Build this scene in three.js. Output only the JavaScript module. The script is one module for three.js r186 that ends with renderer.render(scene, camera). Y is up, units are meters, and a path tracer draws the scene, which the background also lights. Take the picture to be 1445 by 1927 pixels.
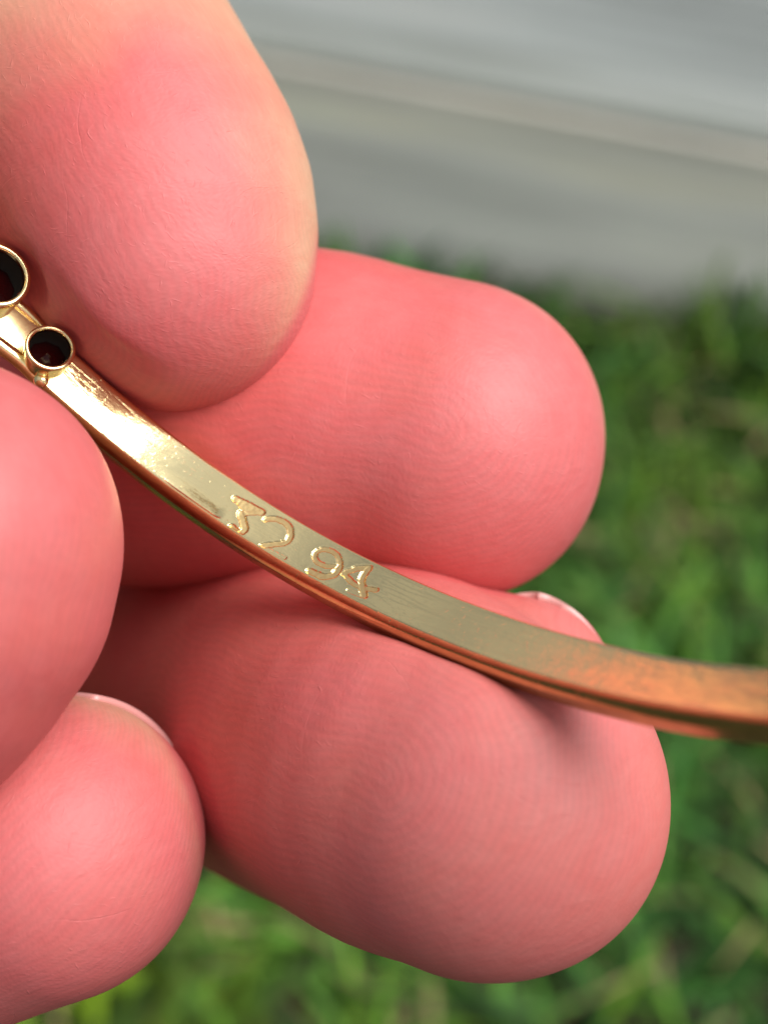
import * as THREE from 'three';
import { ImprovedNoise } from 'three/addons/math/ImprovedNoise.js';
import { mergeGeometries, mergeVertices } from 'three/addons/utils/BufferGeometryUtils.js';

/* ------------------------------------------------ camera, sky, sun, exposure */
const scene = new THREE.Scene();
const V = (x, y, z) => new THREE.Vector3(x, y, z);
const rad = THREE.MathUtils.degToRad;
const EYE = V(0, 0.62, 0), TURN = new THREE.Quaternion().setFromEuler(new THREE.Euler(rad(-50), rad(2), rad(9.5), 'YXZ'));
const camera = new THREE.PerspectiveCamera(40.9, 767 / 1024, 0.004, 200);
camera.position.copy(EYE); camera.quaternion.copy(TURN);
camera.focus = 0.0675;
camera.userData.fStop = 27;
scene.add(camera);

const renderer = new THREE.WebGLRenderer({ antialias: true });
renderer.setSize(767, 1024);
renderer.toneMapping = THREE.LinearToneMapping;
renderer.toneMappingExposure = 3.05;
renderer.shadowMap.enabled = true;
renderer.shadowMap.type = THREE.PCFSoftShadowMap;

const pn = new ImprovedNoise();
const noise = (x, y, z = 0) => pn.noise(x + 131.7, y + 57.3, z + 211.1);
const fbm = (x, y, z = 0, n = 4) => { let s = 0, a = 0.5; for (let i = 0; i < n; i++) { s += a * noise(x, y, z); x *= 2.03; y *= 2.03; z *= 2.03; a *= 0.5; } return s; };
const clamp = (x, a = 0, b = 1) => Math.min(b, Math.max(a, x));
const smooth = (a, b, x) => { const t = clamp((x - a) / (b - a)); return t * t * (3 - 2 * t); };
const mix = (a, b, t) => a + (b - a) * t;
function rng(seed) { return () => { seed |= 0; seed = seed + 0x6D2B79F5 | 0; let t = Math.imul(seed ^ seed >>> 15, 1 | seed); t = t + Math.imul(t ^ t >>> 7, 61 | t) ^ t; return ((t ^ t >>> 14) >>> 0) / 4294967296; }; }

const SUN = V(0.46, 0.88, -0.03).normalize();
{ // bright broken overcast
  const W = 512, H = 256, d = new Float32Array(W * H * 4);
  for (let j = 0; j < H; j++) for (let i = 0; i < W; i++) {
    const el = ((j + 0.5) / H - 0.5) * Math.PI, az = ((i + 0.5) / W - 0.5) * 2 * Math.PI;
    const x = Math.cos(el) * Math.cos(az), y = Math.sin(el), z = Math.cos(el) * Math.sin(az);
    const s = Math.max(0, x * SUN.x + y * SUN.y + z * SUN.z);
    const cl = fbm(x * 2.6, y * 2.6 + 3, z * 2.6, 5);
    let L = mix(0.095, 0.14, smooth(-0.05, 0.9, y)) * (1 + 1.2 * cl) + 0.4 * Math.pow(s, 14) + 0.14 * Math.pow(s, 3) * (1 + cl);
    if (y < 0) L = mix(L, 0.08, smooth(0, 0.12, -y));
    const k = (j * W + i) * 4, blue = clamp(0.5 - cl * 1.6);
    d[k] = L * mix(1.0, 0.86, blue); d[k + 1] = L * mix(1.0, 0.96, blue); d[k + 2] = L * mix(0.99, 1.1, blue); d[k + 3] = 1;
  }
  const t = new THREE.DataTexture(d, W, H, THREE.RGBAFormat, THREE.FloatType);
  t.mapping = THREE.EquirectangularReflectionMapping; t.magFilter = t.minFilter = THREE.LinearFilter; t.needsUpdate = true;
  scene.background = t; scene.environment = t;
}
const sun = new THREE.DirectionalLight(0xfffaf4, 1.5);
sun.position.copy(SUN).multiplyScalar(3); sun.castShadow = true; sun.shadow.radius = 75;
sun.shadow.mapSize.set(2048, 2048);
Object.assign(sun.shadow.camera, { left: -1.5, right: 1.5, top: 1.5, bottom: -1.5, near: 0.1, far: 8 });
scene.add(sun, sun.target);

/* ------------------------------------------------ helpers */
const used = {};
function numbered(n) { const k = used[n] = (used[n] ?? -1) + 1; return k ? `${n}_${String(k).padStart(3, '0')}` : n; }
function obj(name, geometry, material, parent = scene) {
  const m = new THREE.Mesh(geometry, material); m.name = name; m.castShadow = m.receiveShadow = true; parent.add(m); return m;
}
function tag(o, label, category, kind) { o.name = numbered(o.name); o.userData.label = label; if (category) o.userData.category = category; if (kind) o.userData.kind = kind; return o; }
function tex(w, h, fn, srgb, wrap = THREE.RepeatWrapping) {
  const d = new Uint8Array(w * h * 4), c = [0, 0, 0];
  for (let j = 0; j < h; j++) for (let i = 0; i < w; i++) { fn(i, j, c); const k = (j * w + i) * 4; d[k] = clamp(c[0]) * 255; d[k + 1] = clamp(c[1]) * 255; d[k + 2] = clamp(c[2]) * 255; d[k + 3] = 255; }
  const t = new THREE.DataTexture(d, w, h); t.wrapS = t.wrapT = wrap; t.magFilter = THREE.LinearFilter; t.minFilter = THREE.LinearMipmapLinearFilter; t.generateMipmaps = true;
  if (srgb) t.colorSpace = THREE.SRGBColorSpace; t.needsUpdate = true; return t;
}
// tileable-enough strokes drawn into a float field
function strokes(w, h, n, rnd, make) {
  const f = new Float32Array(w * h);
  for (let k = 0; k < n; k++) {
    const s = make(rnd); let { x, y, a } = s; const steps = Math.ceil(s.len / 0.7);
    for (let i = 0; i < steps; i++) {
      const fade = Math.sin(Math.PI * (i + 0.5) / steps), r = s.r * (0.4 + 0.6 * fade), R = Math.ceil(r + 1);
      for (let v = -R; v <= R; v++) for (let u = -R; u <= R; u++) {
        const px = Math.round(x) + u, py = Math.round(y) + v, q = Math.hypot(px - x, py - y);
        const g = clamp(1 - q / (r + 0.5)) * s.v * fade; if (g <= 0) continue;
        const id = (((py % h) + h) % h) * w + ((px % w) + w) % w; if (g > f[id]) f[id] = g;
      }
      a += (rnd() - 0.5) * s.bend; x += Math.cos(a) * 0.7; y += Math.sin(a) * 0.7;
    }
  }
  return f;
}

/* ------------------------------------------------ the setting: soil, timber, lawn */
{
  const soilMap = tex(512, 512, (i, j, c) => { const n = fbm(i / 34, j / 34, 0, 5), g = fbm(i / 90, j / 90, 7, 3); c[0] = 0.17 + 0.12 * n + 0.03 * g; c[1] = 0.16 + 0.12 * n + 0.1 * g; c[2] = 0.09 + 0.07 * n; }, true);
  soilMap.repeat.set(60, 60);
  const g = new THREE.PlaneGeometry(60, 60, 1, 1); g.rotateX(-Math.PI / 2);
  tag(obj('ground', g, new THREE.MeshStandardMaterial({ map: soilMap, roughness: 1 })), 'dark soil and moss showing between the grass blades', null, 'structure');
}
const BOARD_Z = -0.735;
{
  const wood = (seed, tone, cool = 0) => {
    const m = tex(1024, 256, (i, j, c) => {
      const x = i / 1024, y = j / 256;
      const grain = fbm(x * 5 + seed, y * 46, seed, 4), broad = fbm(x * 3.2, y * 4 + seed, seed + 3, 3), fine = noise(x * 30, y * 170, seed);
      const knot = Math.exp(-(((x - 0.545) / 0.012) ** 2 + ((y - 0.62 + (x - 0.545) * -3) / 0.13) ** 2));
      const stain = smooth(0.05, 0.4, broad) * 0.12;
      const l = tone + 0.11 * grain + 0.34 * broad + 0.05 * fine - 0.2 * knot;
      const brown = smooth(0.72, 0.95, y + 0.25 * broad) + 0.5 * smooth(0.3, 0.1, y + 0.3 * broad); c[0] = l * (1 - 0.02 * cool) - stain * 0.2; c[1] = l * (0.99 + 0.005 * cool) - stain * 0.3 - 0.015 * brown; c[2] = l * (0.97 + 0.03 * cool) - stain * 0.55 - 0.05 * brown;
    }, true);
    const b = tex(1024, 256, (i, j, c) => { const x = i / 1024, y = j / 256; c[0] = c[1] = c[2] = 0.5 + 0.5 * fbm(x * 6 + seed, y * 90, seed, 4); });
    return new THREE.MeshStandardMaterial({ map: m, bumpMap: b, bumpScale: 0.0015, roughness: 0.85 });
  };
  const edging = new THREE.Group(); edging.name = 'timber_edging'; edging.position.set(0, 0, BOARD_Z); scene.add(edging);
  tag(edging, 'weathered grey timber boards laid horizontally one above the other behind the grass', 'timber edging');
  const board = (y0, h, z, tilt, mat, rb = 0.0012) => {
    const s = new THREE.Shape(), d = 0.04, r = 0.0012;
    s.moveTo(-d, 0); s.lineTo(-rb, 0); s.quadraticCurveTo(0, 0, 0, rb); s.lineTo(0, h - r); s.quadraticCurveTo(0, h, -r, h); s.lineTo(-d, h); s.closePath();
    const g = new THREE.ExtrudeGeometry(s, { depth: 2.4, bevelEnabled: false, curveSegments: 4 });
    g.rotateY(-Math.PI / 2); g.translate(1.2, 0, 0); // extrude z -> -x, shape x -> z
    const p = g.attributes.position, uv = g.attributes.uv;
    for (let i = 0; i < p.count; i++) uv.setXY(i, (p.getX(i) + 1.2) / 2.4 * 1.7, (p.getY(i) + p.getZ(i) * 0.9) / 0.19 + 0.02);
    const m = obj('board', g, mat, edging); m.position.set(0, y0, z); m.rotation.x = tilt; return m;
  };
  board(-0.03, 0.172, 0, 0, wood(3.1, 0.92));
  board(0.1432, 0.15, -0.0025, -0.08, wood(9.4, 0.96, 1), 0.012);
  board(0.302, 0.15, -0.012, -0.05, wood(15.4, 0.66));
}
{
  const bladeGeo = (() => {
    const p = [], idx = [], uv = [], N = 6;
    for (let i = 0; i <= N; i++) {
      const t = i / N, w = 0.5 * (1 - Math.pow(t, 2.4)) * (0.75 + 0.5 * Math.sin(Math.PI * Math.min(1, t * 1.3)) * 0.5), y = t - 0.12 * t * t, z = 0.42 * t * t;
      for (const s of [-1, 0, 1]) { p.push(s * w, y, z + (s ? 0.0 : -0.012)); uv.push(s / 2 + 0.5, t); }
    }
    for (let i = 0; i < N; i++) for (const s of [0, 1]) { const a = i * 3 + s; idx.push(a, a + 1, a + 3, a + 1, a + 4, a + 3); }
    const g = new THREE.BufferGeometry(); g.setAttribute('position', new THREE.Float32BufferAttribute(p, 3)); g.setAttribute('uv', new THREE.Float32BufferAttribute(uv, 2)); g.setIndex(idx); g.computeVertexNormals(); return g;
  })();
  const make = (name, label, n, seed, pick, dry) => {
    const r = rng(seed), mat = new THREE.MeshPhysicalMaterial({ color: 0xffffff, roughness: dry ? 0.8 : 0.6, transmission: dry ? 0.1 : 0.3, thickness: 0, side: THREE.DoubleSide, specularIntensity: 0.5 });
    const im = new THREE.InstancedMesh(bladeGeo, mat, n), M = new THREE.Matrix4(), q = new THREE.Quaternion(), e = new THREE.Euler(), c = new THREE.Color();
    for (let i = 0; i < n; i++) {
      const b = pick(r);
      e.set(b.lean, b.turn, b.roll, 'YXZ'); q.setFromEuler(e);
      M.compose(V(b.x, b.y, b.z), q, V(b.w, b.h, b.h)); im.setMatrixAt(i, M); im.setColorAt(i, c.setRGB(...b.c));
    }
    im.name = name; im.castShadow = im.receiveShadow = true; scene.add(im);
    tag(im, label, 'grass', 'stuff'); return im;
  };
  const spot = (r) => { let x, z; do { x = mix(-0.36, 0.42, r()); z = mix(BOARD_Z + 0.004, -0.12, r()); } while (0); return [x, z]; };
  make('grass', 'green lawn grass growing in front of the timber boards', 4800, 11, (r) => {
    const [x, z] = spot(r), near = smooth(-0.6, BOARD_Z, z), patch = noise(x * 9, z * 9, 2), k = Math.pow(r(), 1.7) * (0.8 + 0.6 * patch);
    const warm = clamp(0.22 + 0.9 * noise(x * 5 + 3, z * 5, 9) + 0.5 * (r() - 0.5) + 0.35 * smooth(0, -0.12, x));
    const col = [mix(0.018, 0.19, k) * mix(0.65, 1.45, warm), mix(0.06, 0.42, k), mix(0.006, 0.04, k) * mix(1.7, 0.25, warm)];
    return { x, y: -0.004, z, w: mix(0.004, 0.009, r()), h: mix(0.035, 0.085, r()) * (1 + near * (x > 0.14 ? 0.5 : -0.25)) * (1 + 0.35 * patch), lean: mix(0.0, 1.15, r()), turn: r() * 6.283, roll: (r() - 0.5) * 0.5, c: col };
  });
  make('dry_grass', 'dry straw coloured grass lying among the green blades', 420, 23, (r) => {
    let [x, z] = spot(r); const k = r(); if (x > -0.02 && r() < 0.6) x -= 0.2;
    return { x, y: 0.004 + 0.02 * r(), z, w: mix(0.0015, 0.004, r()), h: mix(0.03, 0.07, r()), lean: mix(1.0, 1.5, r()), turn: r() * 6.283, roll: (r() - 0.5), c: [mix(0.16, 0.34, k), mix(0.13, 0.27, k), mix(0.06, 0.12, k)] };
  }, true);
}

/* ------------------------------------------------ the bangle
   Millimetres in the frame of the hand: x right, y up the palm side, z towards the viewer. */
const HAND = V(-8, -2, -74); // pivot of hand and bangle in that frame
const toWorld = new THREE.Matrix4().compose(EYE, TURN, V(0.001, 0.001, 0.001));
function place(o) { o.position.copy(HAND).applyMatrix4(toWorld); o.quaternion.copy(TURN); return o; }
const local = (v) => v.clone().sub(HAND).multiplyScalar(0.001);
const RN = V(0.57147479, 0.70839578, -0.41423663), RA = V(0.77831217, -0.62787751, 0), RB = V(-0.26008987, -0.32240541, -0.91016922), RC = V(-3.8623, 12.2506, -44.4924);
const HALF = 1.09;
function ringRadius(t) {
  const f = (t) => 29 - 2.4559 * t - 1.3467 * t * t + 1.8236 * t * t * t;
  const a = -1.3, b = 1.3; t = ((t - a) % (2 * Math.PI) + 2 * Math.PI) % (2 * Math.PI) + a;
  if (t <= b) return f(t);
  const s = (t - b) / (2 * Math.PI - (b - a)), h = 1e-3, L = 2 * Math.PI - (b - a);
  const m0 = (f(b) - f(b - h)) / h * L * 0.3, m1 = (f(a + h) - f(a)) / h * L * 0.3, s2 = s * s, s3 = s2 * s;
  return (2 * s3 - 3 * s2 + 1) * f(b) + (s3 - 2 * s2 + s) * m0 + (-2 * s3 + 3 * s2) * f(a) + (s3 - s2) * m1;
}
const ringPoint = (t, out = 0, h = 0) => { const r = ringRadius(t) + out; return RC.clone().addScaledVector(RB, Math.cos(t) * r).addScaledVector(RA, Math.sin(t) * r).addScaledVector(RN, h); };
const ringOut = (t) => V(0, 0, 0).addScaledVector(RB, Math.cos(t)).addScaledVector(RA, Math.sin(t));
const ringTangent = (t) => ringPoint(t + 0.01).sub(ringPoint(t - 0.01)).normalize();

// stamped numerals 3 2 9 4, as strokes (angle along the ring, mm across the face)
const STAMP = [
  [0.15, 0.14, [[0.153, 0.40], [0.179, 0.50], [0.207, 0.56]]], [0.17, 0.15, [[0.166, 0.36], [0.179, 0.28], [0.192, 0.44]]], [0.11, 0.14, [[0.207, 0.52], [0.192, 0.2], [0.179, -0.14]]], [0.15, 0.16, [[0.179, -0.14], [0.193, -0.45], [0.203, -0.7], [0.201, -0.98], [0.19, -1.08], [0.182, -1.0]]],
  [0.13, 0.12, [[0.222, 0.34], [0.233, 0.62], [0.257, 0.74], [0.275, 0.45], [0.281, -0.1], [0.266, -0.55], [0.25, -0.98]]], [0.09, 0.06, [[0.252, -1.0], [0.275, -0.98], [0.298, -0.92]]],
  [0.11, 0.11, [[0.391, -0.3], [0.39, 0.2], [0.378, 0.56], [0.36, 0.66], [0.344, 0.5], [0.338, 0.12], [0.348, -0.2], [0.368, -0.22], [0.386, 0.0]]], [0.15, 0.15, [[0.392, 0.1], [0.394, -0.36], [0.38, -0.76], [0.352, -0.86]]],
  [0.13, 0.12, [[0.407, -0.1], [0.42, 0.42], [0.44, 0.8]]], [0.14, 0.15, [[0.44, 0.72], [0.442, 0.1], [0.453, -0.3], [0.466, -0.66]]], [0.11, 0.13, [[0.41, -0.12], [0.433, -0.32], [0.455, -0.3], [0.479, -0.12]]], [0.1, 0.06, [[0.436, -0.8], [0.47, -0.7]]],
];
const R0 = 28.6;
for (const s of STAMP) { s[0] *= 1.12; s[1] *= 0.62; }
for (const s of STAMP) if (s[2].length > 3) s[2] = new THREE.CatmullRomCurve3(s[2].map(([t, h]) => V(t * R0, h, 0)), false, 'centripetal').getPoints(s[2].length * 4).map((p) => [p.x / R0, p.y]);
function stampDepth(t, h) { // 0..1.. mm
  if (t < 0.12 || t > 0.51) return 0;
  let best = 0;
  for (const [w, depth, pts] of STAMP) for (let i = 0; i + 1 < pts.length; i++) {
    const ax = pts[i][0] * R0, ay = pts[i][1], bx = pts[i + 1][0] * R0, by = pts[i + 1][1], px = t * R0;
    if (Math.abs(px - ax) > 1.6) continue;
    const dx = bx - ax, dy = by - ay, u = clamp(((px - ax) * dx + (h - ay) * dy) / (dx * dx + dy * dy + 1e-9)), q = Math.hypot(px - ax - u * dx, h - ay - u * dy);
    const rough = 1 + 0.22 * noise(px * 4, h * 4, 3) + 0.08 * noise(px * 11, h * 11, 6), k = 0.85 * depth * smooth(w * 1.3 * rough, w * 0.85 * rough, q) * (1 + 0.1 * noise(px * 5, h * 5, 9)) - depth * 0.05 * Math.exp(-(((q - w * 1.75) / 0.12) ** 2));
    if (Math.abs(k) > Math.abs(best) && !(best > 0 && k < 0) || k > 0 && best < 0) best = k;
  }
  return best;
}
const bangle = new THREE.Group(); bangle.name = 'bangle'; scene.add(place(bangle));
tag(bangle, 'thin yellow gold bangle stamped 3294 inside, held between fingertips', 'bangle');

const goldBump = (() => {
  const W = 2048, H = 256, r = rng(5);
  const a = strokes(W, H, 900, r, (q) => ({ x: q() * W, y: q() * H, a: (q() < 0.6 ? 0.5 : -0.4) + (q() - 0.5) * 0.9, len: 6 + 34 * q() * q(), r: 0.4 + q() * 0.8, v: 0.2 + 0.8 * q() * q(), bend: 0.15 }));
  const b = strokes(W, H, 260, r, (q) => ({ x: q() * W, y: q() * H, a: (q() - 0.5) * 0.25, len: 80 + 260 * q(), r: 0.6 + 1.4 * q(), v: 0.2 + 0.5 * q(), bend: 0.02 }));
  return tex(W, H, (i, j, c) => {
    const x = i / 12, y = j / 12;
    const f = fbm(x * 0.35 + y * 0.12, y * 0.9 - x * 0.15, 1, 4) * 0.1 + noise(x * 1.1 - y * 0.5, y * 2.2 + x * 0.5, 4) * 0.07 + 0;
    c[0] = c[1] = c[2] = 0.62 + f - 0.6 * a[j * W + i] - 0.45 * b[j * W + i];
  });
})();
goldBump.wrapT = THREE.MirroredRepeatWrapping;
const STAMP_ROUGH = tex(1024, 256, (i, j, c) => { // matte floor of the punched numerals, scratched polish round them
  const t = 0.1 + (i + 0.5) / 1024 * 13 / R0, h = -1.3 + (j + 0.5) / 256 * 2.6, d = stampDepth(t, h);
  c[0] = c[1] = c[2] = 0.13 + 0.17 * smooth(0.015, 0.05, d) + 0.05 * fbm(i / 9, j / 7, 3, 2);
}, false, THREE.ClampToEdgeWrapping);
STAMP_ROUGH.channel = 1;
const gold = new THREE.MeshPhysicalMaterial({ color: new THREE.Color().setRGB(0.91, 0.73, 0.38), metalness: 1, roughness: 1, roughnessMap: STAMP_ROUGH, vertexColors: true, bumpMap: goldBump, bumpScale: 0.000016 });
const goldPlain = new THREE.MeshPhysicalMaterial({ color: new THREE.Color().setRGB(0.91, 0.73, 0.38), metalness: 1, roughness: 0.16 });

{
  // cross-section, from inner face round to the outside and back: [out (mm), across (mm)]
  const prof = [], NF = 84, ch = 0.2, T = 1.6;
  for (let i = 0; i <= NF; i++) prof.push([0, mix(HALF, -HALF, i / NF), 1]);
  const arc = (cx, cy, r, a0, a1, n) => { for (let i = 1; i <= n; i++) { const a = mix(a0, a1, i / n); prof.push([cx + r * Math.cos(a), cy + r * Math.sin(a), 0]); } };
  // lower edge: soft corner, side, rounded outside
  const qx = 0.62, qy = 0.46; for (let i = 1; i <= 12; i++) { const e = i / 12, a = Math.PI / 2 * e; prof.push([qx * mix(e, 1 - Math.cos(a), 0.6), -HALF - qy * mix(e, Math.sin(a), 0.6), 0]); }
  for (let i = 1; i <= 2; i++) prof.push([qx + (T - 0.35 - qx) * i / 2, -HALF - qy + 0.02 * i, 0]);
  arc(T - 0.35, -HALF - qy + 0.04 + 0.3, 0.3, Math.PI * 1.5, Math.PI * 1.95, 7);
  for (let i = 1; i < 6; i++) { const y = mix(-HALF + 0.3, HALF - 0.3, i / 6); prof.push([T + 0.02 - 0.06 * (y / HALF) ** 2, y, 0]); }
  arc(T - 0.35, HALF + ch - 0.04 - 0.3, 0.3, Math.PI * 0.05, Math.PI * 0.5, 7);
  for (let i = 1; i <= 3; i++) prof.push([T - 0.35 - (T - 0.35 - ch) * i / 3, HALF + ch - 0.04 * (1 - i / 3), 0]);
  arc(ch, HALF, ch, Math.PI * 0.5, Math.PI, 7); prof.pop();
  const ts = []; let t = -0.238;
  while (t < 5.2) { ts.push(t); t += t < 0.13 ? 0.004 : t < 0.5 ? 0.0011 : t < 1.35 ? 0.004 : 0.03; }
  const pos = [], uv = [], uv1 = [], col = [], idx = [], n = prof.length;
  for (const t of ts) for (const [o, h, face] of prof) {
    const along = t * R0;
    let w = o, hh = h * (1 + 0.025 * noise(along * 0.16, 3, h > 0 ? 5 : 9));
    let c = 1, cb = 1;
    if (face) {
      const inset = smooth(HALF, HALF - 0.15, Math.abs(h));
      const d = stampDepth(t, h);
      w += inset * (d + 0.04 * fbm(along * 0.16, h * 0.25, 2, 2) + 0.006 * fbm(along * 1.3, h * 1.6, 5, 3));
      if (h < -0.25) w += 0.1 * smooth(-0.25, -HALF, h) * smooth(0.0, 3, along) * smooth(4.6, 4.0, along) * inset; // worn hollow before the first numeral
      const wear = smooth(0.02, 0.06, d) ; c = 1 - 0.08 * wear * (1 + fbm(along * 6, h * 6, 1, 2)); cb = 1 - 0.28 * wear;
    } else { w += 0.02 * fbm(along * 0.3, h, 8, 2); if (h < -HALF) { const darkRefl = 0.36 * (1 + 0.7 * fbm(along * 0.9, h * 9, 2, 3)); c = 1 - darkRefl; cb = c * 0.85; } } // dark reflection along the lower side, painted into its colour as duller gold
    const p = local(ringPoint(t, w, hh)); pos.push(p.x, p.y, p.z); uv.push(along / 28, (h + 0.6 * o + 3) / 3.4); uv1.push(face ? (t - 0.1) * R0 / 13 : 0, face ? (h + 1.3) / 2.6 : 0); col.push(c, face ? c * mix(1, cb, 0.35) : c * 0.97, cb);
  }
  for (let i = 0; i + 1 < ts.length; i++) for (let j = 0; j < n; j++) { const a = i * n + j, b = i * n + (j + 1) % n, c = a + n, d = b + n; idx.push(a, b, c, b, d, c); }
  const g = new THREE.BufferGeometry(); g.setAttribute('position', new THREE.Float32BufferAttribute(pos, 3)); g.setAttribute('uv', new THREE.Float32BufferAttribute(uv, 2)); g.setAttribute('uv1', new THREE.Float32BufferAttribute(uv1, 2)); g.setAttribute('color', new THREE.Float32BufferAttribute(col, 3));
  g.setIndex(idx); g.computeVertexNormals();
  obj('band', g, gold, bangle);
}
{
  const stoneMat = new THREE.MeshPhysicalMaterial({ color: new THREE.Color().setRGB(0.02, 0.001, 0.001), roughness: 0.1, ior: 1.6, specularIntensity: 0.35 });
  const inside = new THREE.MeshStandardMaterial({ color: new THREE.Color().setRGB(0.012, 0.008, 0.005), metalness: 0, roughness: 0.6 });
  const bezel = (t, h, r, lift, tiltT, tiltH) => {
    const R = r * 0.001, L = [];
    // outside wall up to a rolled rim, then a little way down inside
    L.push([R * 0.9, -R * 1.5], [R * 0.96, -R * 0.6], [R, -R * 0.12]); for (let i = 0; i <= 8; i++) { const a = Math.PI * i / 8; L.push([R * 0.9 + R * 0.1 * Math.cos(a), R * 0.1 * Math.sin(a) * 0.9]); } L.push([R * 0.795, -R * 0.1], [R * 0.79, -R * 0.2]);
    const g = new THREE.LatheGeometry(L.map(([x, y]) => new THREE.Vector2(x, y)), 56);
    const m = obj('bezel', g, goldPlain, bangle);
    const inward = ringOut(t).negate().addScaledVector(ringTangent(t), tiltT).addScaledVector(RN, tiltH).normalize();
    m.position.copy(local(ringPoint(t, -lift, h))); m.quaternion.setFromUnitVectors(V(0, 1, 0), inward);
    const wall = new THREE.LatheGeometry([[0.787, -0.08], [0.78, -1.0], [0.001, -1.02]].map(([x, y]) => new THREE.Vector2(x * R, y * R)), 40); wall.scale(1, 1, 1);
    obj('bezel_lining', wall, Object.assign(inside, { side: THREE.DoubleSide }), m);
    const s = new THREE.ConeGeometry(R * 0.77, R * 0.45, 9, 1).toNonIndexed(); s.computeVertexNormals(); s.translate(0, -R * 0.72, 0);
    obj('stone', s, stoneMat, m).userData.label = 'dark red stone seen from behind';
  };
  bezel(-0.272, 0.22, 1.28, 0.8, -0.2, 0.1);
  bezel(-0.425, 0.8, 1.75, 1.1, -0.2, 0.1);
  bezel(-0.535, 0.5, 2.0, 0.8, -0.1, 0);
  bezel(-0.68, 0.3, 2.2, 0.8, 0, 0);
  bezel(-0.825, 0.5, 2.0, 0.8, 0.1, 0);
  bezel(-0.955, 0.5, 1.7, 0.75, 0.2, 0);
  const rail = (name, h, r, t0, t1, out) => {
    const pts = []; for (let i = 0; i <= 24; i++) { const t = mix(t0, t1, i / 24); pts.push(local(ringPoint(t, out + 0.08 * Math.sin(i * 1.9), h + 0.14 * Math.sin(i * 1.1)))); }
    obj(name, new THREE.TubeGeometry(new THREE.CatmullRomCurve3(pts), 90, r * 0.001, 10), goldPlain, bangle);
  };
  rail('gallery_wire', -1.05, 0.42, -0.22, -1.08, 0.55);
  rail('gallery_wire', 1.25, 0.3, -0.27, -1.08, 0.9);
  const k = new THREE.SphereGeometry(0.0004, 20, 14); k.scale(1, 1, 0.8);
  obj('gold_bead', k, goldPlain, bangle).position.copy(local(ringPoint(-0.244, 0.1, -1.08)));
  // plate under the settings, so that the band and the settings hang together
  const pos = [], idx = []; const P = [[0.75, 1.2], [0.75, -0.9], [1.3, -0.9], [1.3, 1.2]];
  for (let i = 0; i <= 60; i++) for (const [o, h] of P) { const p = local(ringPoint(mix(-0.27, -1.1, i / 60), o, h)); pos.push(p.x, p.y, p.z); }
  for (let i = 0; i < 60; i++) for (let j = 0; j < 4; j++) { const a = i * 4 + j, b = i * 4 + (j + 1) % 4; idx.push(a, a + 4, b, b, a + 4, b + 4); }
  const g = new THREE.BufferGeometry(); g.setAttribute('position', new THREE.Float32BufferAttribute(pos, 3)); g.setIndex(idx);
  const gg = g.toNonIndexed(); gg.computeVertexNormals(); obj('back_plate', gg, Object.assign(goldPlain, { side: THREE.DoubleSide }), bangle);
}

/* ------------------------------------------------ the hand: one skin, meshed from a field */
const K = 42 / 1445;
const at = (x, y, depth, r) => { const s = depth / 75 * K; return { p: V((x - 722.5) * s, -(y - 963.5) * s, -depth), r: r * s }; }; // a place seen at x, y and `depth` mm away
const DIGITS = {
  index: { pts: [at(326, 513, 73, 272), at(290, 395, 74, 309), at(212, 228, 76, 312), at(72, 20, 79.5, 300), at(-180, -210, 93, 285), at(-560, -120, 98, 280), at(-1000, 300, 100, 280)], pad: V(-0.45, -0.55, 0.6) },
  middle: { pts: [at(842, 832, 79.5, 303), at(690, 797, 80.6, 297), at(520, 780, 82, 320), at(150, 775, 87, 330), at(-300, 700, 100, 285), at(-1000, 750, 103, 290)], pad: V(0.05, -0.3, 0.95) },
  ring: { pts: [at(928, 1504, 67.6, 333), at(745, 1418, 73.5, 352), at(560, 1315, 89, 345), at(200, 1190, 120, 290), at(-300, 1080, 122, 270), at(-1000, 1080, 98, 300)], pad: V(-0.2, -0.45, 0.85) },
  little: { pts: [at(105, 1590, 71, 286), at(-60, 1640, 73, 288), at(-250, 1690, 76, 288), at(-560, 1650, 84, 280), at(-1000, 1400, 96, 280)], pad: V(-0.25, -0.35, 0.9) },
  thumb: { pts: [at(-135, 1020, 62.5, 366), at(-155, 1110, 62.5, 372), at(-300, 1260, 63, 375), at(-650, 1450, 72, 350), at(-1150, 1500, 86, 380)], pad: V(0.5, 0.75, 0.1) },
};
const NAMES = Object.keys(DIGITS);
const rad4 = (p, k, e) => { const a = p[Math.max(0, k - 1)].r, b = p[k].r, c = p[k + 1].r, d = p[Math.min(p.length - 1, k + 2)].r, m0 = k ? (c - a) / 2 : 0, m1 = (d - b) / 2, e2 = e * e, e3 = e2 * e; return (2 * e3 - 3 * e2 + 1) * b + (e3 - 2 * e2 + e) * m0 + (3 * e2 - 2 * e3) * c + (e3 - e2) * m1; };
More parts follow.
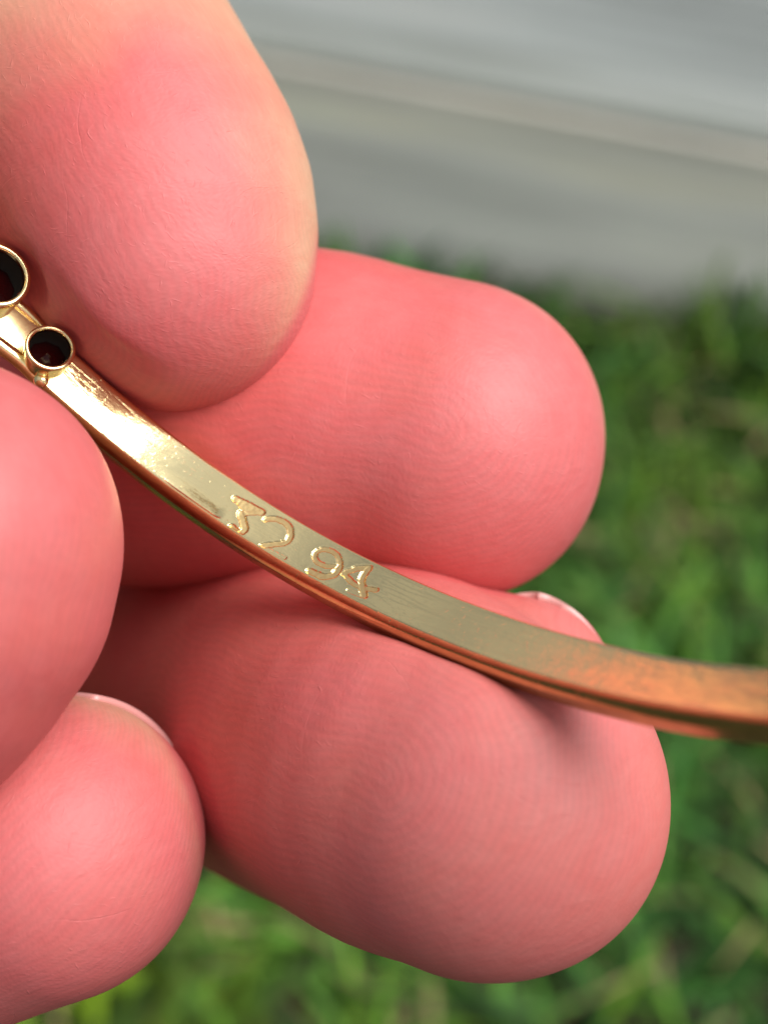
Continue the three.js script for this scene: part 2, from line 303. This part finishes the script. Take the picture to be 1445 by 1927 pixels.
for (const n of NAMES) {
  const d = DIGITS[n], c = new THREE.CatmullRomCurve3(d.pts.map((q) => q.p), false, 'centripetal');
  const m = d.pts.length - 1, raw = []; d.q = []; d.s = [0];
  for (let i = 0; i <= 500; i++) { const f = i / 500 * m, k = Math.min(m - 1, Math.floor(f)); raw.push({ p: c.getPoint(i / 500), r: rad4(d.pts, k, f - k), s: i ? raw[i - 1].s + raw[i - 1].p.distanceTo(c.getPoint(i / 500)) : 0 }); }
  const total = raw[500].s, N = Math.ceil(total / 2.2), sig = 5;
  for (let i = 0; i <= N; i++) { // even spacing, rounded bends
    const s0 = i / N * total, w = Math.min(sig, 0.45 * s0 + 0.01, 0.45 * (total - s0) + 0.01), o = { p: V(0, 0, 0), r: 0 }; let sum = 0;
    for (const q of raw) { const g = Math.exp(-0.5 * ((q.s - s0) / (w + 0.3)) ** 2) * 1; if (g < 1e-3) continue; sum += g; o.p.addScaledVector(q.p, g); o.r += g * q.r; }
    o.p.divideScalar(sum); o.r /= sum; d.q.push(o); if (i) d.s.push(d.s[i - 1] + o.p.distanceTo(d.q[i - 1].p));
  }
  d.axis = d.q[0].p.clone().sub(d.q[2].p).normalize();
  d.pad.addScaledVector(d.axis, -d.pad.dot(d.axis)).normalize();
}
const PALM = [[V(-62, 6, -99), V(-92, 4, -100), 13], [V(-62, -12, -99), V(-92, -10, -100), 13], [V(-60, -24, -96), V(-92, -20, -99), 12], [V(-92, 2, -100), V(-150, 0, -104), 21], [V(-92, -12, -100), V(-150, -8, -104), 21]];
function segDist(px, py, pz, a, b, ra, rb, out) {
  const dx = b.x - a.x, dy = b.y - a.y, dz = b.z - a.z, ex = px - a.x, ey = py - a.y, ez = pz - a.z;
  const L2 = dx * dx + dy * dy + dz * dz, al = ex * dx + ey * dy + ez * dz, k = ra - rb; // round cone
  const t = clamp((al - Math.sqrt(Math.max(0, ex * ex + ey * ey + ez * ez - al * al / L2)) * k / Math.sqrt(Math.max(1e-6, 1 - k * k / L2))) / L2);
  out.t = t; const x = ex - t * dx, y = ey - t * dy, z = ez - t * dz; return Math.sqrt(x * x + y * y + z * z) - mix(ra, rb, t);
}
const tmp = { t: 0 }, BED = at(985, 1300, 77, 168);
function digitDist(d, x, y, z) {
  let best = 1e9, s = 0;
  const q = d.q; for (let i = 0; i + 1 < q.length; i++) { const v = segDist(x, y, z, q[i].p, q[i + 1].p, q[i].r, q[i + 1].r, tmp); if (v < best) { best = v; s = i + tmp.t; } }
  d.at = s; if (d === DIGITS.ring) best = smin(best, Math.hypot(x - BED.p.x, y - BED.p.y, z - BED.p.z) - BED.r, 2.5); return best;
}
const SPLIT = -41.8;
const smin = (a, b, k) => { const h = Math.max(k - Math.abs(a - b), 0) / k; return Math.min(a, b) - h * h * k * 0.25; };
let nearest = 0, second = 0, only = -1;
function bandDist(x, y, z) { // distance to the band, for the dent it presses into the skin
  const ex = x - RC.x, ey = y - RC.y, ez = z - RC.z, h = ex * RN.x + ey * RN.y + ez * RN.z, b = ex * RB.x + ey * RB.y + ez * RB.z, a = ex * RA.x + ey * RA.y;
  const t = Math.atan2(a, b), r = Math.hypot(a, b) - ringRadius(t) + 1.2, q = Math.max(0, Math.abs(r) - 2.6), w = Math.max(0, Math.abs(h - 0.05) - 1.1);
  let f = Math.hypot(q, w) - 0.22;
  for (const [c, cr] of SETTINGS) f = Math.min(f, Math.hypot(x - c.x, y - c.y, z - c.z) - cr);
  return f;
}
const SETTINGS = [[ringPoint(-0.262, -0.6, 0.3), 1.45], [ringPoint(-0.4, -0.9, 0.85), 1.95], [ringPoint(-0.535, -0.6, 0.5), 2.3]];
function field(x, y, z) {
  let f = 1e9, lo = 1e9; second = 1e9;
  for (let i = 0; i < 5; i++) { const v = digitDist(DIGITS[NAMES[i]], x, y, z); if (only >= 0 && i !== only) { second = Math.min(second, v); continue; } if (v < lo) { lo = v; nearest = i; } f = Math.min(f, v); }
  if (only >= 0 && x > SPLIT - 1) { f += 0.3 * noise(x * 0.1, y * 0.1, z * 0.1); return f < 3 && x > -30 ? -smin(-f, bandDist(x, y, z) - 0.02, 1.3) : f; }
  let g = 1e9; for (const [a, b, r] of PALM) { const v = segDist(x, y, z, a, b, r, r, tmp); g = g > 1e8 ? v : smin(g, v, 8); }
  f = x < -40 ? smin(f, g, 9) : Math.min(f, g);
  f += 0.16 * noise(x * 0.11, y * 0.11, z * 0.11);
  if (f < 3 && x > -30) f = -smin(-f, bandDist(x, y, z) - 0.02, 1.3);
  return f;
}
function meshField(lo, hi, cell) { // surface nets with sparse blocks
  const nx = Math.ceil((hi.x - lo.x) / cell), ny = Math.ceil((hi.y - lo.y) / cell), nz = Math.ceil((hi.z - lo.z) / cell), B = 8;
  const F = new Float32Array((nx + 1) * (ny + 1) * (nz + 1)).fill(50), id = (i, j, k) => (k * (ny + 1) + j) * (nx + 1) + i;
  const half = B * cell * 0.87;
  for (let K0 = 0; K0 <= nz; K0 += B) for (let J0 = 0; J0 <= ny; J0 += B) for (let I0 = 0; I0 <= nx; I0 += B) {
    const v = field(lo.x + (I0 + B / 2) * cell, lo.y + (J0 + B / 2) * cell, lo.z + (K0 + B / 2) * cell), far = Math.abs(v) > half + 1.6;
    for (let k = K0; k < Math.min(K0 + B, nz + 1); k++) for (let j = J0; j < Math.min(J0 + B, ny + 1); j++) for (let i = I0; i < Math.min(I0 + B, nx + 1); i++)
      F[id(i, j, k)] = far ? v : field(lo.x + i * cell, lo.y + j * cell, lo.z + k * cell);
  }
  const vert = new Int32Array(nx * ny * nz).fill(-1), P = [], cid = (i, j, k) => (k * ny + j) * nx + i;
  const E = [[0, 1], [2, 3], [4, 5], [6, 7], [0, 2], [1, 3], [4, 6], [5, 7], [0, 4], [1, 5], [2, 6], [3, 7]], val = new Float32Array(8);
  for (let k = 0; k < nz; k++) for (let j = 0; j < ny; j++) for (let i = 0; i < nx; i++) {
    let m = 0; for (let c = 0; c < 8; c++) { val[c] = F[id(i + (c & 1), j + (c >> 1 & 1), k + (c >> 2))]; if (val[c] < 0) m |= 1 << c; }
    if (m === 0 || m === 255) continue;
    let x = 0, y = 0, z = 0, n = 0;
    for (const [a, b] of E) if ((val[a] < 0) !== (val[b] < 0)) { const t = val[a] / (val[a] - val[b]); x += mix(a & 1, b & 1, t); y += mix(a >> 1 & 1, b >> 1 & 1, t); z += mix(a >> 2, b >> 2, t); n++; }
    vert[cid(i, j, k)] = P.length / 3; P.push(lo.x + (i + x / n) * cell, lo.y + (j + y / n) * cell, lo.z + (k + z / n) * cell);
  }
  const T = [];
  const quad = (a, b, c, d, flip) => { if (a < 0 || b < 0 || c < 0 || d < 0) return; flip ? T.push(a, c, b, a, d, c) : T.push(a, b, c, a, c, d); };
  for (let k = 1; k < nz; k++) for (let j = 1; j < ny; j++) for (let i = 1; i < nx; i++) {
    const v = F[id(i, j, k)] < 0;
    if (v !== F[id(i + 1, j, k)] < 0) quad(vert[cid(i, j - 1, k - 1)], vert[cid(i, j, k - 1)], vert[cid(i, j, k)], vert[cid(i, j - 1, k)], !v);
    if (v !== F[id(i, j + 1, k)] < 0) quad(vert[cid(i - 1, j, k - 1)], vert[cid(i - 1, j, k)], vert[cid(i, j, k)], vert[cid(i, j, k - 1)], !v);
    if (v !== F[id(i, j, k + 1)] < 0) quad(vert[cid(i - 1, j - 1, k)], vert[cid(i, j - 1, k)], vert[cid(i, j, k)], vert[cid(i - 1, j, k)], !v);
  }
  return { P, T };
}
// skin coordinates on a digit: azimuth about the pad, so that the pad and the tip carry even texture
const tv = V(0, 0, 0), td = V(0, 0, 0), ax = V(0, 0, 0), lt = V(0, 0, 0), pd = V(0, 0, 0);
function skinUV(n, x, y, z) {
  const d = DIGITS[NAMES[n]]; digitDist(d, x, y, z);
  const i = Math.min(d.q.length - 2, Math.floor(d.at)), e = d.at - i, A = d.q[i], Bq = d.q[i + 1];
  tv.lerpVectors(A.p, Bq.p, e); td.set(x, y, z).sub(tv); const r = mix(A.r, Bq.r, e); td.normalize();
  ax.copy(d.q[0].p).sub(d.q[2].p).normalize();
  if (i > 1) { ax.lerp(tv.subVectors(A.p, Bq.p).normalize(), smooth(1, 8, d.at)).normalize(); }
  pd.copy(d.pad).addScaledVector(ax, -d.pad.dot(ax)).normalize(); lt.crossVectors(ax, pd);
  const b = clamp(td.dot(pd), -1, 1), a = td.dot(lt), c = td.dot(ax), psi = Math.acos(b), q = Math.hypot(a, c) + 1e-6, s = -mix(d.s[i], d.s[i + 1], e);
  return [psi * r * a / q, s + psi * r * c / q, psi];
}
{
  const P = [], T = [], whose = [];
  const add = (k, lo, hi, cell) => { only = k; const m = meshField(lo, hi, cell), b = P.length / 3; for (const v of m.P) P.push(v); for (const v of m.T) T.push(v + b); for (let i = 0; i < m.P.length / 3; i++) whose.push(k); };
  for (let k = 0; k < 5; k++) { // the fingers one by one, so that touching fingers keep a clean cleft
    const lo = V(99, 99, 99), hi = V(-99, -99, -99);
    for (const { p, r } of DIGITS[NAMES[k]].q) if (p.x > SPLIT - r - 2) { lo.min(p.clone().subScalar(r + 1.5)); hi.max(p.clone().addScalar(r + 1.5)); }
    lo.x = SPLIT; add(k, lo, hi, 0.42);
  }
  add(-1, V(-128, -46, -128), V(SPLIT, 46, -44), 0.8);
  const nv = P.length / 3, Nn = new Float32Array(nv * 3), dig = new Uint8Array(nv), near2 = new Float32Array(nv), e = 0.3;
  for (let i = 0; i < nv; i++) {
    let x = P[i * 3], y = P[i * 3 + 1], z = P[i * 3 + 2], gx, gy, gz, l; only = whose[i];
    for (let it = 0; it < 2; it++) {
      const f = field(x, y, z); dig[i] = nearest; near2[i] = second; const h = it ? e : 0.2;
      gx = field(x + h, y, z) - field(x - h, y, z); gy = field(x, y + h, z) - field(x, y - h, z); gz = field(x, y, z + h) - field(x, y, z - h); l = Math.hypot(gx, gy, gz) || 1;
      if (!it) { const s = clamp(f, -0.25, 0.25) * 0.9 / l; x -= gx * s; y -= gy * s; z -= gz * s; }
    }
    P[i * 3] = x; P[i * 3 + 1] = y; P[i * 3 + 2] = z; Nn[i * 3] = gx / l; Nn[i * 3 + 1] = gy / l; Nn[i * 3 + 2] = gz / l;
  }
  const nt = T.length / 3, pos = new Float32Array(nt * 9), nor = new Float32Array(nt * 9), uv = new Float32Array(nt * 6), col = new Float32Array(nt * 9);
  for (let t = 0; t < nt; t++) {
    const a = T[t * 3], b = T[t * 3 + 1], c = T[t * 3 + 2], n = dig[b] === dig[c] ? dig[b] : dig[a];
    for (let k = 0; k < 3; k++) {
      const v = T[t * 3 + k], x = P[v * 3], y = P[v * 3 + 1], z = P[v * 3 + 2], o = t * 9 + k * 3, [u, w, psi] = skinUV(n, x, y, z);
      pos[o] = (x - HAND.x) * 1e-3; pos[o + 1] = (y - HAND.y) * 1e-3; pos[o + 2] = (z - HAND.z) * 1e-3;
      nor.set([Nn[v * 3], Nn[v * 3 + 1], Nn[v * 3 + 2]], o);
      uv[t * 6 + k * 2] = (u + n * 3.7) / 44 + 0.5; uv[t * 6 + k * 2 + 1] = w / 44 + 0.62;
      // flushed pads, paler sides and shafts, blotches
      const blotch = fbm(x * 0.16, y * 0.16, z * 0.16, 3);
      let red = (n === 2 ? 0.9 : smooth(2.6, 1.3, psi + 0.5 * blotch)) * (n === 0 ? smooth(-17, -4, w + 2.5 * blotch) : 1);
      red = clamp(Math.max(red, smooth(3.5, 0.8, near2[v])) + 0.25 * blotch);
      col[o] = mix(0.68, 0.66, red); const tipPale = smooth(-15, 5, w + 6 * blotch); col[o + 1] = mix(0.40, mix(0.105, 0.155, tipPale), red) * (1 + 0.25 * blotch); col[o + 2] = mix(0.25, mix(0.1, 0.155, tipPale), red) * (1 + 0.2 * blotch);
    }
  }
  const g = new THREE.BufferGeometry();
  g.setAttribute('position', new THREE.BufferAttribute(pos, 3)); g.setAttribute('normal', new THREE.BufferAttribute(nor, 3)); g.setAttribute('uv', new THREE.BufferAttribute(uv, 2)); g.setAttribute('color', new THREE.BufferAttribute(col, 3));

  const S = 2048, mm = S / 44, r = rng(77);
  const flakes = strokes(S, S, 4200, r, (q) => ({ x: q() * S, y: q() * S, a: (q() < 0.7 ? 1.57 : 0.2) + (q() - 0.5) * 1.4, len: (0.15 + 0.9 * q() * q()) * mm, r: 0.5 + 1.2 * q() * q(), v: 0.25 + 0.75 * q() * q(), bend: 0.3 }));
  const lines = strokes(S, S, 55, r, (q) => ({ x: q() * S, y: q() * S, a: (q() < 0.5 ? 0 : 1.2) + (q() - 0.5) * 0.8, len: (2 + 6 * q()) * mm, r: 0.8 + 0.8 * q(), v: 0.2 + 0.35 * q(), bend: 0.1 }));
  const ridge = (i, j) => {
    let u = (i / S - 0.5) * 44, v = (j / S - 0.62) * 44;
    u += 0.9 * noise(u * 0.22, v * 0.22, 1) + 0.12 * noise(u * 0.9, v * 0.9, 2); v += 0.9 * noise(u * 0.22, v * 0.22, 5);
    const g = Math.hypot(u - 0.6, Math.max(0, v - 1.5) * 0.95);
    return { h: 0.5 + 0.5 * Math.cos(g / 0.46 * 6.2832), u, v };
  };
  const bump = tex(S, S, (i, j, c) => {
    const k = j * S + i, { h, u, v } = ridge(i, j), pores = noise(u * 5.2, v * 5.2, 8), amp = (0.35 + 0.6 * noise(u * 0.35, v * 0.35, 3)) * smooth(-17, -9, v);
    c[0] = c[1] = c[2] = 0.45 + 0.075 * amp * (h - 0.5) + 0.07 * pores + 0.1 * noise(u * 1.7, v * 0.8, 4) + 0.34 * flakes[k] - 0.35 * lines[k];
  });
  const map = tex(S, S, (i, j, c) => {
    const k = j * S + i, { h, u, v } = ridge(i, j), f = flakes[k], l = lines[k], n = noise(u * 2.3, v * 2.3, 6), m = noise(u * 0.8, v * 0.8, 16);
    const a = 0.93 - 0.03 * (h - 0.5) + 0.02 * n;
    c[0] = a + 0.07 * f; c[1] = a - 0.02 * (1 - h) + 0.035 * m + 0.13 * f + 0.05 * l; c[2] = a - 0.015 * (1 - h) + 0.035 * m + 0.14 * f + 0.05 * l;
  }, true);
  const skin = new THREE.MeshPhysicalMaterial({ map, vertexColors: true, bumpMap: bump, bumpScale: 0.00009, roughness: 0.54, specularIntensity: 0.9 });
  const hand = obj('hand', g, skin); place(hand);
  tag(hand, 'bare hand with flushed fingertips pinching the gold bangle over the grass', 'hand');

  const nailMat = new THREE.MeshPhysicalMaterial({ vertexColors: true, roughness: 0.3, transmission: 0.15, thickness: 0, specularIntensity: 1 });
  const nail = (P0, r, A, dors, back, fore, wide, lift, pale = 1) => {
    const D = dors.clone().addScaledVector(A, -dors.dot(A)).normalize(), L = V(0, 0, 0).crossVectors(A, D), N = 24, M = 26;
    const p = [], c = [], idx = [];
    for (const side of [0, 1]) for (let j = 0; j <= M; j++) for (let i = 0; i <= N; i++) {
      const u = mix(-1, 1, i / N), th = u * wide, end = fore - 1.3 * u * u, w = mix(-back, end, j / M); // w: mm along the finger, over the rounded tip
      const al = Math.max(0, w) / r, rr = r + lift * (1 - 0.6 * u ** 4) + 0.07 * Math.max(0, w - 1) ** 1.6 * 0.35 - side * 0.42;
      const q = P0.clone().addScaledVector(A, w < 0 ? w : Math.sin(al) * rr).addScaledVector(D, Math.cos(th) * rr * Math.cos(al)).addScaledVector(L, Math.sin(th) * rr * Math.cos(al));
      const l = local(q); p.push(l.x, l.y, l.z); const white = smooth(end - 1.5, end - 1.0, w); c.push(mix(0.62, 0.7, white * pale), mix(0.18, 0.46, white * pale), mix(0.17, 0.43, white * pale));
    }
    const S2 = (N + 1) * (M + 1); for (let s = 0; s < 2; s++) for (let j = 0; j < M; j++) for (let i = 0; i < N; i++) { const a = s * S2 + j * (N + 1) + i, b = a + 1, e = a + N + 1, f = e + 1; s ? idx.push(a, e, b, b, e, f) : idx.push(a, b, e, b, f, e); }
    const rim = []; for (let i = 0; i <= N; i++) rim.push(i); for (let j = 1; j <= M; j++) rim.push(j * (N + 1) + N); for (let i = N - 1; i >= 0; i--) rim.push(M * (N + 1) + i); for (let j = M - 1; j >= 1; j--) rim.push(j * (N + 1));
    rim.forEach((a, k) => { const b = rim[(k + 1) % rim.length]; idx.push(a, a + S2, b, b, a + S2, b + S2); });
    const g = new THREE.BufferGeometry(); g.setAttribute('position', new THREE.Float32BufferAttribute(p, 3)); g.setAttribute('color', new THREE.Float32BufferAttribute(c, 3)); g.setIndex(idx); g.computeVertexNormals();
    obj('fingernail', g, nailMat, hand);
  };
  const tip = (n) => [DIGITS[n].q[0].p, DIGITS[n].q[0].r, DIGITS[n].axis];
  nail(BED.p, BED.r, V(0.14, 0.98, 0.05).normalize(), V(0.2, 0, -1), 5, BED.r * 1.55, 1.45, 0.08, 0.6);
  nail(...tip('little'), V(0.3, 0.55, -0.75), 7, 5.5, 0.8, 0.1, 0.45);
  nail(...tip('middle'), V(0, 0.25, -1), 8, 6.5, 0.8, 0.15);
}

renderer.render(scene, camera);
